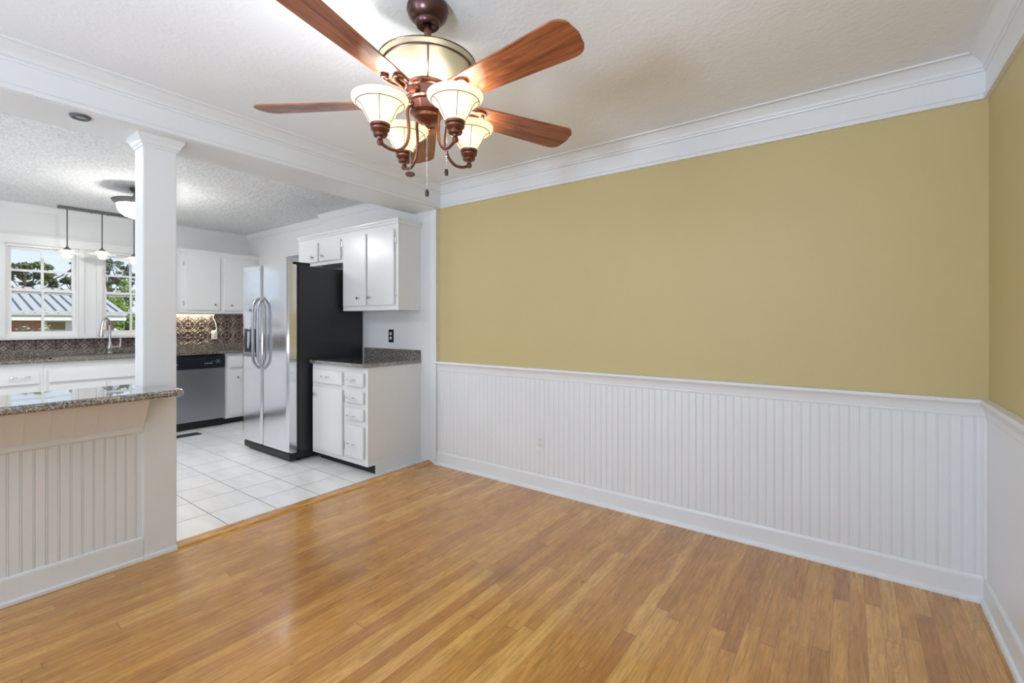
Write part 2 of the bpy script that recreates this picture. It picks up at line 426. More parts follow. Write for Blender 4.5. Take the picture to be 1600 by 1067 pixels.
def smooth_path(pts, n=8):
    """Catmull-Rom through pts"""
    P_ = [Vector(p) for p in pts]; P_ = [P_[0]*2-P_[1]]+P_+[P_[-1]*2-P_[-2]]; r = []
    for i in range(1, len(P_)-2):
        for k in range(n):
            t = k/n; a, b, c, d = P_[i-1:i+3]
            r.append(.5*((2*b)+(c-a)*t+(2*a-5*b+4*c-d)*t*t+(3*b-a-3*c+d)*t**3))
    r.append(P_[-2]); return r

# ------------------------------------------------------------------ room dimensions
ZC = 2.4445          # ceiling
WX = 3.409           # right wall
RY = -5.5            # rear wall
KX = -3.82           # kitchen window wall
ZB = 2.2426          # beam underside

# ---- floors
struct(MB().box(-.12, RY, -.06, WX+.1, .1, 0).build('floor', M['oak']), 'oak strip floor of the dining room', 'floor')
struct(MB().box(KX-.1, RY, -.06, -.12, .6, 0).build('floor_kitchen', M['tile']), 'pale square tile floor of the kitchen', 'floor')
b = MB(); b.prism([(-.172, 0), (-.168, .009), (-.155, .013), (-.092, .013), (-.078, .009), (-.073, 0)], 'y', -1.948, -.006)
struct(b.build('trim_threshold', M['oak']), 'oak threshold strip between the tile and the wood floor', 'threshold')
# ---- ceilings
struct(MB().box(-.1, RY, ZC, WX+.1, .1, ZC+.08).build('ceiling', M['ceiling']), 'white stippled dining room ceiling', 'ceiling')
struct(MB().box(KX-.1, RY, ZC-.006, -.1, .6, ZC+.08).build('ceiling_kitchen', M['ceiling_k']), 'heavily textured kitchen ceiling', 'ceiling')
# ---- walls
struct(MB().box(-.027, 0, 0, WX+.1, .1, ZC).build('wall_back', M['yellow']), 'long mustard yellow wall above white beadboard', 'wall')
struct(MB().box(WX, RY, 0, WX+.1, 0, ZC).build('wall_right', M['yellow']), 'mustard wall at the right edge', 'wall')
struct(MB().box(KX-.1, RY-.1, 0, WX+.1, RY, ZC).build('wall_rear', M['wall_white']), 'white wall behind the camera', 'wall')
struct(MB().box(-1.86, 0, 0, -.027, .6, ZC).build('wall_kitchen_back', M['wall_white']), 'white kitchen wall behind the refrigerator', 'wall')
b = MB(); b.box(KX-.1, .1, 0, -2.80, .6, ZC); b.box(-2.80, .1, 2.07, -1.86, .6, ZC); b.box(-2.80, .5, 0, -1.86, .6, 2.07)
struct(b.build('wall_kitchen_niche', M['wall_white']), 'white kitchen wall with a shallow recess beside the refrigerator', 'wall')
# pilaster where the yellow wall ends, with its small cap on the kitchen side
b = MB(); b.box(-.107, -.022, 0, -.027, 0, ZB); b.box(-.052, -.03, 0, -.027, -.02, ZB)
b.sweep([(0, ZB-.035), (.006, ZB-.035), (.012, ZB-.024), (.014, ZB-.012), (.02, ZB), (0, ZB)], [(-.107, 0), (-.29, 0)], 1)
struct(b.build('trim_pilaster', M['trim'], smooth=True), 'white painted jamb where the yellow wall ends', 'jamb')
# beam and post
struct(MB().box(-.334, RY, ZB, 0, 0, ZC).build('wall_beam', M['trim']), 'white boxed beam over the kitchen opening', 'beam')
PX0, PX1, PY0, PY1 = -.222, -.088, -2.098, -1.948
b = MB(); b.box(PX0, PY0, 0, PX1, PY1, ZB, .004)
b.sweep([(0, ZB-.062), (.004, ZB-.062), (.008, ZB-.05), (.014, ZB-.045), (.018, ZB-.03), (.028, ZB-.018), (.03, ZB-.006), (.03, ZB), (0, ZB)],
        [(PX0, PY0), (PX0, PY1), (PX1, PY1), (PX1, PY0), (PX0, PY0)], 1)
struct(b.build('wall_post', M['trim']), 'white square post at the end of the breakfast bar', 'post')

# ---- crown moulding of the dining room (frieze board, bead, cove)
zc = ZC
CROWN = [(0, ZB+.003), (.016, ZB+.003), (.020, ZB+.010), (.020, ZB+.022), (.012, ZB+.030), (.012, 2.366), (.018, 2.368), (.020, 2.376), (.016, 2.383),
         (.022, 2.386), (.024, 2.398), (.034, 2.412), (.050, 2.424), (.062, 2.430), (.066, 2.434), (.074, 2.436), (.074, zc), (0, zc)]
b = MB(); b.sweep(CROWN, [(WX, RY), (WX, 0), (0, 0), (0, RY)], 1)
struct(b.build('trim_crown', M['trim'], smooth=True), 'white stepped crown moulding round the dining room ceiling', 'moulding')
KCR = [(0, zc-.066), (.008, zc-.066), (.011, zc-.056), (.018, zc-.046), (.034, zc-.022), (.044, zc-.014), (.05, zc-.006), (0, zc-.006)]
b = MB(); b.sweep(KCR, [(-.334, 0), (-1.86, 0)], 1); b.sweep(KCR, [(-1.86, .1), (KX, .1), (KX, RY)], 1)
struct(b.build('trim_kitchen_crown', M['trim'], smooth=True), 'white crown moulding round the kitchen ceiling', 'moulding')

# ---- wainscot on the yellow wall
def bead_profile(t0, t1, pitch, phase, depth, base):
    """outline (t, d): boards with a bead between two grooves"""
    pts = [(t0, 0), (t0, base)]; k = math.floor((t0-phase)/pitch)+1; t = phase+k*pitch
    while t < t1-.008:
        if t > t0+.008:
            for dt, dd in ((-.0042, 0), (-.0031, -depth), (-.0022, -.0005), (0, .0004), (.0022, -.0005), (.0031, -depth), (.0042, 0)):
                pts.append((t+dt, base+dd))
        t += pitch
    pts += [(t1, base), (t1, 0)]; return pts
pr = bead_profile(-.05, WX-.02, .0415, 3.4045-.0415*80, .0019, .010)
b = MB(); b.prism([(t, -d) for t, d in pr], 'z', .09, .85)
struct(b.build('trim_wainscot', M['trim']), 'white beadboard wainscot under the yellow wall', 'wainscot')
struct(MB().box(WX-.008, RY, .09, WX, -.012, .85).build('trim_wainscot_right', M['trim']), 'smooth white wainscot panel on the right wall', 'wainscot')
RAIL = [(0, .823), (.013, .823), (.016, .832), (.012, .838), (.016, .848), (.018, .862), (.026, .876), (.034, .884), (.036, .892), (.030, .9045), (.012, .9063), (0, .9063)]
b = MB(); b.sweep(RAIL, [(WX, RY), (WX, 0), (-.052, 0)], 1)
struct(b.build('trim_chair_rail', M['trim'], smooth=True), 'white chair rail between wainscot and yellow wall', 'moulding')
BASE = [(0, 0), (.034, 0), (.034, .010), (.030, .018), (.022, .022), (.020, .026), (.020, .098), (.016, .108), (.012, .116), (0, .118)]
b = MB(); b.sweep(BASE, [(WX, RY), (WX, 0), (-.05, 0)], 1)
struct(b.build('baseboard_back', M['trim'], smooth=True), 'white baseboard along yellow and right walls', 'baseboard')
struct(MB().cyl((WX-.012, -.016, .47), .009, .72).build('trim_corner_bead', M['trim'], smooth=True), 'slim white corner strip in the wainscot', 'moulding')

# ---- breakfast bar half wall (dining side)
HX = -.102
struct(MB().box(-.23, RY, 0, HX-.008, PY0, .872).build('wall_half', M['trim']), 'white half wall under the breakfast bar', 'wall')
pr = bead_profile(RY, PY0, .0415, -2.1258, .003, .009)
b = MB(); b.prism([(HX-.009+d, t) for t, d in pr], 'z', .10, .70)
struct(b.build('trim_half_wall_beadboard', M['trim']), 'white beadboard panel on the half wall', 'wainscot')
b = MB(); b.sweep([(0, 0), (.024, 0), (.024, .014), (.016, .018), (.014, .024), (.014, .105), (.010, .118), (0, .122)], [(HX, PY0-.001), (HX, RY)], 1)
b.sweep([(0, 0), (.014, 0), (.014, .014), (.010, .02), (0, .022)], [(PX1, PY1), (PX1, PY0)], 1)
struct(b.build('baseboard_half_wall', M['trim'], smooth=True), 'white baseboard under the breakfast bar', 'baseboard')
b = MB(); b.sweep([(-.006, .670), (.010, .670), (.016, .678), (.016, .694), (.008, .704), (-.006, .706)], [(HX, PY0-.001), (HX, RY)], 1)
struct(b.build('trim_half_wall_rail', M['trim'], smooth=True), 'white rail above the half wall beadboard', 'moulding')
# sloping beadboard panel that carries the overhang
ang = [(HX-.005, .70), (HX+.012, .70), (HX+.115, .860), (HX+.115, .8735), (HX-.005, .8735)]
b = MB(); b.prism(ang, 'y', RY, PY0+.003)
t = -2.1258
while t > -3.2:
    b.prism([(HX+.012+.0012, .70), (HX+.115+.0012, .860), (HX+.115-.001, .861), (HX+.012-.001, .701)], 'y', t-.002, t+.002); t -= .0415*2
struct(b.build('trim_bar_support', M['trim']), 'white sloping panel supporting the bar overhang', 'panel')

# ---- kitchen window wall with two windows
W1 = (-2.185, -1.640, 1.105, 2.035); W2 = (-1.455, -.910, 1.105, 2.035)
def wall_with_holes(name, x0, x1, ya, yb, holes):
    b = MB(); ys = ya
    for h in sorted(holes):
        b.box(x0, ys, 0, x1, h[0], ZC); b.box(x0, h[0], 0, x1, h[1], h[2]); b.box(x0, h[0], h[3], x1, h[1], ZC); ys = h[1]
    b.box(x0, ys, 0, x1, yb, ZC); return b.build(name, M['wall_white'])
struct(wall_with_holes('wall_kitchen_window', KX-.1, KX, RY, .6, [W1, W2]), 'white kitchen wall with two windows over the sink', 'wall')
# casing shared by both windows: header, sill and jamb boards
b = MB()
b.box(KX, -2.60, 2.051, KX+.018, -.86, 2.1245); b.box(KX, -2.60, 2.125, KX+.035, -.85, 2.14, .004); b.box(KX, -2.60, 2.037, KX+.024, -.86, 2.0505, .003)
for y0, y1 in ((-2.245, -2.180), (-1.645, -1.600), (-1.500, -1.450), (-.915, -.86)): b.box(KX, y0, 1.1035, KX+.018, y1, 2.0365, .003)
struct(b.build('trim_window_casing', M['trim']), 'white casing around the two kitchen windows', 'casing')
struct(MB().box(KX-.05, -2.60, 1.072, KX+.045, -.84, 1.103, .006).build('trim_window_sill', M['trim']), 'white sill under the kitchen windows', 'sill')
def window(name, w, label):
    y0, y1, z0, z1 = w; t = thing(name, label, 'window', (KX-.05, (y0+y1)/2, z0)); t['kind'] = 'structure'
    xo, xi = KX-.075, KX-.03
    f = MB(); F = .022
    for a in ((y0, z0, y0+F, z1), (y1-F, z0, y1, z1), (y0+F, z0, y1-F, z0+F), (y0+F, z1-F, y1-F, z1)): f.box(xo-.02, a[0], a[1], xi+.02, a[2], a[3])
    f.build('window_frame', M['vinyl'], t)
    zm = 1.562
    for nm, xa, xb, za, zb in (('upper_sash', xo, xo+.022, zm-.022, z1-F), ('lower_sash', xi-.022, xi, z0+F, zm+.03)):
        s_ = MB(); S = .028; a, c = y0+F, y1-F
        for q in ((a, za, a+S, zb), (c-S, za, c, zb), (a+S, za, c-S, za+S), (a+S, zb-S, c-S, zb)): s_.box(xa, q[0], q[1], xb, q[2], q[3])
        my, mz = (a+c)/2, (za+zb)/2
        s_.box(xa+.004, my-.011, za+S, xb-.004, my+.011, zb-S)
        for p, q in ((a+S, my-.011), (my+.011, c-S)): s_.box(xa+.0045, p, mz-.011, xb-.0045, q, mz+.011)
        so = s_.build(nm, M['vinyl'], t)
        MB().box((xa+xb)/2-.002, a+.01, za+.01, (xa+xb)/2+.002, c-.01, zb-.01).build('glass_pane', M['glass'], so)
    return t
window('window_1', W1, 'white double hung window nearer the left edge')
window('window_2', W2, 'white double hung window beside the post')

# ---- tin backsplash
b = MB(); b.box(KX, -2.60, .968, KX+.006, -.86, 1.072); b.box(KX, -.86, .968, KX+.006, .1, 1.352)
struct(b.build('trim_tin_backsplash', M['tin']), 'embossed dark tin tile backsplash', 'backsplash')

# ================================================================== THINGS
# ------------------------------------------------------------------ cabinets
def knob(parent, x, y, z, ax):
    d = Vector((1, 0, 0)) if ax == 'x' else Vector((0, -1, 0))
    m = Matrix.Translation((x, y, z)) @ d.to_track_quat('Z', 'Y').to_matrix().to_4x4()
    MB().lathe([(0, 0), (.009, 0), (.009, .003), (.005, .006), (.005, .012), (.012, .016), (.014, .021), (.011, .026), (0, .028)], seg=18, mat=m).build('knob', M['chrome'], parent, True)
def hinge(parent, x, y, z, ax):
    b = MB()
    if ax == 'y': b.box(x-.008, y-.004, z-.026, x+.008, y, z+.026, .001); b.cyl((x, y-.005, z), .0045, .05)
    else: b.box(x, y-.008, z-.026, x+.004, y+.008, z+.026, .001); b.cyl((x+.005, y, z), .0045, .05)
    b.build('hinge', M['chrome'], parent, True)
def pull(parent, c, ax, half=.045):
    """bar pull: two chrome ends with a white grip between"""
    x, y, z = c; b = MB(); o = .022
    def P(t, d): return (x+t, y-d, z) if ax == 'y' else (x+d, y+t, z)
    for s in (-1, 1):
        b.tube([P(s*half, 0), P(s*half, o*.7)], .0045, 8)
        b.tube([P(s*(half+.012), o), P(s*half, o), P(s*half*.72, o*1.05), P(s*half*.4, o*1.15)], [.003, .0065, .0055, .0035], 8)
    b.tube([P(-half*.45, o*1.15), P(half*.45, o*1.15)], .003, 8)
    bmesh.ops.remove_doubles(b.bm, verts=b.bm.verts, dist=1e-6)
    h = b.build('handle', M['chrome'], parent, True)
    MB().tube([P(-half*.42, o*1.15), P(-half*.2, o*1.2), P(half*.2, o*1.2), P(half*.42, o*1.15)], [.004, .0055, .0055, .004], 10).build('grip', M['white_plastic'], h, True)
def slab(name, parent, x0, x1, y, z0, z1, ax='y', th=.018):
    """overlay door or drawer front with a softened edge"""
    b = MB()
    if ax == 'y': b.box(x0, y-th, z0, x1, y-.0005, z1, .005)
    else: b.box(y+.0005, x0, z0, y+th, x1, z1, .005)
    return b.build(name, M['cabinet'], parent, True)

# base cabinet by the opening
BX0, BX1, BY = -1.055, -.250, -.575
t = thing('base_cabinet', 'white base cabinet with four small drawers beside the refrigerator', 'cabinet', ((BX0+BX1)/2, BY/2, 0))
b = MB(); b.box(BX0, BY, .072, BX1, -.0005, .8775); b.box(BX0+.02, -.50, 0, BX1, -.0005, .072); b.prism([(-.50, 0), (-.50, .105), (-.002, .105), (-.002, .0)], 'x', BX1-.001, BX1+.003)
b.build('body', M['cabinet'], t)
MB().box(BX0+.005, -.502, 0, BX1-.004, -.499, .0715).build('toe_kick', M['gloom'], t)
d = slab('drawer', t, -1.032, -.580, BY, .708, .826); pull(d, (-.815, BY-.018, .772), 'y', .04)
for z0, z1, hz in ((.715, .834, .772), (.577, .683, .622), (.436, .535, .472), (.122, .390, .240)):
    d = slab('drawer', t, -.538, -.288, BY, z0, z1); pull(d, (-.435, BY-.018, hz), 'y', .04)
d = slab('door', t, -1.032, -.580, BY, .105, .674); knob(d, -.978, BY-.018, .605, 'y'); hinge(t, -.572, BY, .60, 'y'); hinge(t, -.572, BY, .205, 'y')
# its granite top
t = thing('countertop', 'short granite worktop with upstand on the base cabinet', 'countertop', ((BX0+BX1)/2, -.3, .8785))
b = MB(); b.box(BX0-.003, -.618, .8785, BX1+.014, -.0005, .9085, .010); b.build('slab', M['granite'], t, True)
MB().box(BX0-.003, -.024, .9085, BX1, -.0005, .995, .002).build('upstand', M['granite_honed'], t)

# wall cabinet over it
UY = -.262
t = thing('wall_cabinet', 'white double door wall cabinet above the short granite worktop', 'cabinet', (-.652, -.13, 1.357))
MB().box(-1.055, UY, 1.357, -.250, -.0005, 2.112).build('body', M['cabinet'], t)
b = MB(); b.sweep([(0, 2.108), (.006, 2.108), (.012, 2.118), (.012, 2.128), (.018, 2.132), (.022, 2.142), (.022, 2.152), (0, 2.152)], [(-.250, -.0005), (-.250, UY), (-1.055, UY)], 1)
b.box(-1.055, UY, 2.112, -.250, -.0005, 2.152)
b.build('cornice', M['cabinet'], t, True)
for x0, x1, kx in ((-1.036, -.682, -.785), (-.660, -.288, -.613)):
    d = slab('door', t, x0, x1, UY, 1.402, 2.062); knob(d, kx, UY-.018, 1.474, 'y')
hinge(t, -.279, UY, 1.965, 'y'); hinge(t, -.279, UY, 1.50, 'y'); hinge(t, -1.044, UY, 1.95, 'y'); hinge(t, -1.044, UY, 1.49, 'y')
# cabinet over the refrigerator
t = thing('bridge_cabinet', 'small white two door cabinet above the refrigerator', 'cabinet', (-1.46, -.13, 1.828))
MB().box(-1.856, UY, 1.828, -1.0555, -.0005, 2.112).build('body', M['cabinet'], t)
b = MB(); b.sweep([(0, 2.108), (.006, 2.108), (.012, 2.118), (.012, 2.128), (.018, 2.132), (.022, 2.142), (.022, 2.152), (0, 2.152)], [(-1.0555, UY), (-1.856, UY)], 1)
b.box(-1.856, UY, 2.112, -1.0555, -.0005, 2.152)
b.build('cornice', M['cabinet'], t, True)
for x0, x1, kx in ((-1.832, -1.472, -1.553), (-1.448, -1.078, -1.372)):
    d = slab('door', t, x0, x1, UY, 1.862, 2.062); knob(d, kx, UY-.018, 1.915, 'y')
for x in (-1.842, -1.068):
    hinge(t, x, UY, 2.005, 'y'); hinge(t, x, UY, 1.915, 'y')

# wall cabinet on the window wall
CXF = -3.52
t = thing('wall_cabinet', 'white wall cabinet above the tin backsplash, right of the post', 'cabinet', (-3.67, -.35, 1.36))
MB().box(KX+.0005, -.800, 1.362, CXF, .0995, 2.085).build('body', M['cabinet'], t)
b = MB(); b.sweep([(0, 2.085), (.004, 2.085), (.008, 2.10), (.022, 2.115), (.022, 2.128), (0, 2.128)], [(KX+.001, -.800), (CXF, -.800), (CXF, .099)], -1); b.box(KX+.001, -.8, 2.085, CXF, .099, 2.128)
b.build('cornice', M['cabinet'], t, True)
for y0, y1, ky in ((-.757, -.372, -.437), (-.328, .075, -.247)):
    d = slab('door', t, y0, y1, CXF, 1.395, 2.055, 'x'); knob(d, CXF+.018, ky, 1.466, 'x')
hinge(t, CXF, -.770, 1.955, 'x'); hinge(t, CXF, -.770, 1.478, 'x')

# base units on the window wall
BF = -3.24
def unit(name, label, y0, y1, hollow=False):
    t = thing(name, label, 'cabinet', (-3.53, (y0+y1)/2, 0))
    b = MB()
    if hollow:
        b.box(KX+.0005, y0, .075, BF, y1, .095); b.box(BF-.018, y0, .095, BF, y1, .8675); b.box(KX+.0005, y0, .095, KX+.012, y1, .8675)
        for q in (y0, y1-.018): b.box(KX+.012, q, .095, BF-.018, q+.018, .8675)
    else: b.box(KX+.0005, y0, .075, BF, y1, .8675)
    b.box(KX+.05, y0, 0, BF-.07, y1, .075); b.build('body', M['cabinet'], t)
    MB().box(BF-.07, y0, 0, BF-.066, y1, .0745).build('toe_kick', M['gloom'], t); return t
t = unit('base_cabinet', 'white base cabinet between dishwasher and refrigerator', -.432, .099)
d = slab('drawer', t, -.385, .06, BF, .692, .835, 'x')
d = slab('door', t, -.385, .06, BF, .105, .665, 'x'); knob(d, BF+.018, -.292, .569, 'x')
t = unit('sink_cabinet', 'white sink cabinet with a long blank front under the faucet', -2.001, -1.062, True)
slab('false_front', t, -1.972, -1.095, BF, .676, .806, 'x')
for y0, y1, ky in ((-1.972, -1.545, -1.60), (-1.520, -1.095, -1.47)):
    d = slab('door', t, y0, y1, BF, .105, .648, 'x'); knob(d, BF+.018, ky, .56, 'x')
t = unit('drawer_cabinet', 'white drawer cabinet at the left edge, beside the sink cabinet', -2.60, -2.002)
for z0, z1 in ((.672, .800), (.40, .645), (.105, .375)):
    d = slab('drawer', t, -2.565, -2.026, BF, z0, z1, 'x'); pull(d, (BF+.018, -2.153, z1-.055), 'x', .055)

# long granite worktop with a hole for the sink
SX0, SX1, SY0, SY1 = -3.74, -3.315, -1.955, -1.115
t = thing('countertop', 'long granite worktop under the kitchen windows', 'countertop', (-3.5, -1.3, .868))
b = MB(); Z0, Z1 = .8685, .900
b.box(KX+.0005, -2.60, Z0, SX0+.01, .099, Z1); b.box(SX1-.01, -2.60, Z0, -3.2, .099, Z1, .008)
b.box(SX0+.01, -2.60, Z0, SX1-.01, SY0+.01, Z1); b.box(SX0+.01, SY1-.01, Z0, SX1-.01, .099, Z1)
b.build('slab', M['granite'], t)
MB().box(KX+.0005, -2.60, .9002, KX+.021, .099, .968, .002).build('upstand', M['granite_honed'], t)
# sink
t = thing('sink', 'stainless drop in sink below the kitchen windows', 'sink', ((SX0+SX1)/2, (SY0+SY1)/2, .902))
b = MB()
for q in ((SX0-.012, SY0-.012, SX1+.012, SY0+.022), (SX0-.012, SY1-.022, SX1+.012, SY1+.012), (SX0-.012, SY0, SX0+.065, SY1), (SX1-.022, SY0, SX1+.012, SY1)): b.box(q[0], q[1], .9003, q[2], q[3], .9055)
b.build('rim', M['steel'], t)
b = MB(); x0, x1, y0, y1 = SX0+.0655, SX1-.0225, SY0+.0225, SY1-.0225
for q in ((x0, y0, .72, x1, y1, .724), (x0, y0, .724, x0+.003, y1, .9), (x1-.003, y0, .724, x1, y1, .9), (x0, y0, .724, x1, y0+.003, .9), (x0, y1-.003, .724, x1, y1, .9)): b.box(*q)
b.build('basin', M['steel_dw'], t)
# faucet
FX, FY, FZ = -3.705, -1.408, .9057
def F(dx, dy, dz): return (FX+dx, FY+dy, FZ+dz)
t = thing('faucet', 'brushed nickel gooseneck faucet at the sink', 'faucet', (FX, FY, FZ))
MB().lathe([(0, 0), (.030, 0), (.030, .006), (.024, .010), (.022, .02), (.026, .05), (.027, .075), (.020, .105), (.015, .125), (.013, .13)], (FX, FY, FZ), 20).build('base', M['nickel'], t, True)
pts = [F(0, 0, .12), F(0, 0, .30)]+[F(.085-.085*cos(a)-.0, -.052+.052*cos(a)-.0, .30+.085*sin(a)) for a in [pi*k/10 for k in range(1, 9)]]
MB().tube(pts+[F(.168, -.103, .29)], .0125, 12).build('spout', M['nickel'], t, True)
m = MB(); m.tube([F(.164, -.101, .315), F(.172, -.106, .27), F(.180, -.111, .22), F(.183, -.113, .19)], [.014, .017, .021, .024], 14); sp = m.build('spray_head', M['nickel'], t, True)
m = MB(); m.tube([F(0, .02, .068), F(.004, .055, .072), F(.006, .085, .066)], [.014, .010, .009], 10); m.tube([F(.006, .085, .062), F(.006, .09, .10), F(.006, .092, .15)], [.009, .007, .008], 10); m.ball(F(.006, .092, .155), .012)
m.build('lever', M['nickel'], t, True)
t = thing('soap_dispenser', 'small nickel soap pump beside the faucet', 'soap dispenser', (FX+.01, -1.165, FZ))
MB().lathe([(0, 0), (.022, 0), (.02, .008), (.012, .014), (.010, .05), (0, .05)], (FX+.01, -1.165, FZ), 16).build('base', M['nickel'], t, True)
MB().tube([(FX+.01, -1.165, FZ+.05), (FX+.01, -1.165, FZ+.068), (FX+.03, -1.150, FZ+.075), (FX+.065, -1.12, FZ+.070)], [.008, .010, .007, .006], 10).build('nozzle', M['nickel'], t, True)

# dishwasher
t = thing('dishwasher', 'stainless dishwasher with black control panel', 'dishwasher', (-3.5, -.75, 0))
DY0, DY1 = -1.058, -.436
MB().box(KX+.03, DY0+.002, .10, -3.245, DY1-.002, .862).build('body', M['black_matte'], t)
MB().box(-3.2445, DY0+.004, .098, -3.212, DY1-.004, .706, .006).build('door', M['steel_dw'], t, True)
b = MB()
n = 14; ys = [DY0+.004+(DY1-DY0-.008)*i/n for i in range(n+1)]
for i in range(n):
    def top(y): u = (y-(DY0+DY1)/2)/.31; return .853
    b.prism([(-3.2445, .7065), (-3.2115+.004*(1-((ys[i]+ys[i+1])/2+.747)**2/.096), .7065), (-3.2115+.004*(1-((ys[i]+ys[i+1])/2+.747)**2/.096), .845), (-3.222, .855), (-3.2445, .855)], 'y', ys[i], ys[i+1])
cp = b.build('control_panel', M['black'], t)
b = MB(); X = -3.2068
b.box(X, -.985, .765, X+.002, -.925, .769); b.build('legend', M['legend'], cp); b = MB()
for i in range(4): b.box(X, -.66+i*.022, .762, X+.0012, -.648+i*.022, .770)
b.build('indicator_row', M['legend'], cp)
b = MB()
for i in range(6): a = 2*pi*i/6; b.cyl((X-.001, -.515+.026*cos(a), .785+.02*sin(a)), .0035, .003, 'x', 8)
b.build('button_ring', M['grey_plastic'], cp)
MB().cyl((X-.001, -.515, .785), .006, .004, 'x', 12).build('button', M['grey_plastic'], cp)
MB().cyl((X-.001, -.575, .787), .004, .003, 'x', 8).build('button', M['grey_plastic'], cp)
MB().tube(smooth_path([(X-.004, -.86, .832), (X+.002, -.80, .822), (X+.003, -.747, .820), (X+.002, -.69, .822), (X-.004, -.64, .832)], 4), .006, 8).build('handle_recess', M['black_matte'], cp, True)
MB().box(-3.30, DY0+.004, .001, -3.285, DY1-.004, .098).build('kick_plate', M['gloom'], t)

# floor register
t = thing('floor_register', 'dark metal floor vent in the tile by the dishwasher', 'vent', (-2.98, -.91, 0))
b = MB(); b.box(-3.075, -1.06, 0, -2.935, -.785, .004); b.build('plate', M['black_matte'], t)
b = MB()
for i in range(14): b.box(-3.06, -1.045+i*.0185, .004, -2.95, -1.038+i*.0185, .0055)
b.build('louvre', M['iron'], t)

# under-cabinet light, cord and outlets
t = thing('under_cabinet_light', 'slim lit strip light under the wall cabinet', 'light', (-3.74, -.57, 1.36))
MB().box(-3.775, -.785, 1.345, -3.735, -.345, 1.3618, .003).build('housing', M['white_plastic'], t)
MB().box(-3.770, -.775, 1.341, -3.740, -.355, 1.3449).build('lens', M['warm_strip'], t)
area('under_cabinet_glow', (-3.755, -.565, 1.335), (-.25, 0, -1), .04, .42, 1.6, (1, .90, .62)).rotation_euler = (0, math.radians(14), 0)
def outlet(name, label, c, ax, plate, face, w=.035, h=.0575, screw=True):
    x, y, z = c; t = thing(name, label, 'outlet', c)
    def bx(b, u0, d0, v0, u1, d1, v1, bev=0):
        if ax == 'y': b.box(x+u0, y-d0, z+v0, x+u1, y-d1, z+v1, bev)
        else: b.box(x+d0, y+u0, z+v0, x+d1, y+u1, z+v1, bev)
        return b
    bx(MB(), -w, 0, -h, w, .006, h, .002).build('plate', plate, t, True)
    for s in (-1, 1):
        r = bx(MB(), -.0165, .006, s*.021-.0135, .0165, .009, s*.021+.0135, .003).build('receptacle', face, t, True)
        b = MB()
        bx(b, -.0085, .0088, s*.021-.004, -.006, .0096, s*.021+.008); bx(b, .006, .0088, s*.021-.004, .0085, .0096, s*.021+.006); bx(b, -.0028, .0088, s*.021-.011, .0028, .0096, s*.021-.006)
        b.build('slot', M['slot'], r)
    return t
outlet('wall_outlet', 'white duplex outlet on the beadboard wainscot', (1.045, -.0095, .358), 'y', M['white_plastic'], M['white_plastic'])
outlet('wall_outlet', 'black outlet with white sockets above the short granite worktop', (-.663, -.0002, 1.118), 'y', M['black'], M['white_plastic'], .036, .062)
outlet('wall_outlet', 'white outlet on the tin backsplash', (KX+.0062, -.325, 1.085), 'x', M['white_plastic'], M['white_plastic'])
cy_ = -.325
b = MB(); b.tube(smooth_path([(KX+.022, cy_, 1.108), (KX+.04, cy_+.004, 1.13), (KX+.028, cy_+.018, 1.17), (KX+.018, cy_+.012, 1.24), (KX+.016, cy_-.012, 1.30), (KX+.03, cy_-.02, 1.352), (KX+.045, -.344, 1.353)], 6), .0045, 8)
t = tag(b.build('power_cord', M['white_plastic'], smooth=True), 'white power cord from the tin backsplash outlet up to the strip light', 'cord')
MB().box(KX+.0162, cy_-.012, 1.094, KX+.034, cy_+.012, 1.118, .003).build('plug', M['white_plastic'], t)

# ------------------------------------------------------------------ refrigerator
RX0, RX1 = -1.992, -1.098; YF = -.69; YD0, YD1 = -.705, -.782
t = thing('refrigerator', 'stainless side by side refrigerator with black sides', 'refrigerator', ((RX0+RX1)/2, -.38, 0))
MB().box(RX0, YF, .03, RX1, -.012, 1.762, .004).build('body', M['fridge_side'], t)
def fdoor(x0, x1):
    b = MB(); n = 24; w = x1-x0; pl = []
    for i in range(n+1):
        u = i/n; e_ = .006*(1-abs(2*u-1)**16); pl.append((x0+w*u, YD1+.006-e_))
    pl = [(x0, YD0), ]+[(x0, YD1+.012)]+pl[1:-1]+[(x1, YD1+.012), (x1, YD0)]
    b.prism(pl, 'z', .095, 1.787); return b.build('door', M['steel'], t, True)
XS = -1.578
dl = fdoor(RX0+.012, XS-.004); dr = fdoor(XS+.004, RX1-.004)
MB().box(RX0+.02, YD0-.0005, .10, RX1-.02, YF-.0005, 1.775).build('door_gasket', M['gasket'], t)
def fhandle(door, x, s):
    p = smooth_path([(x+s*.006, YD1+.004, 1.475), (x, YD1-.02, 1.455), (x-s*.006, YD1-.05, 1.41), (x-s*.012, YD1-.058, 1.33), (x-s*.014, YD1-.06, 1.15), (x-s*.012, YD1-.058, .96), (x-s*.006, YD1-.05, .885), (x, YD1-.02, .835), (x+s*.006, YD1+.004, .815)], 5)
    MB().tube(p, .013, 12).build('handle', M['steel_trim'], door, True)
fhandle(dl, XS-.055, -.6); fhandle(dr, XS+.055, .6)
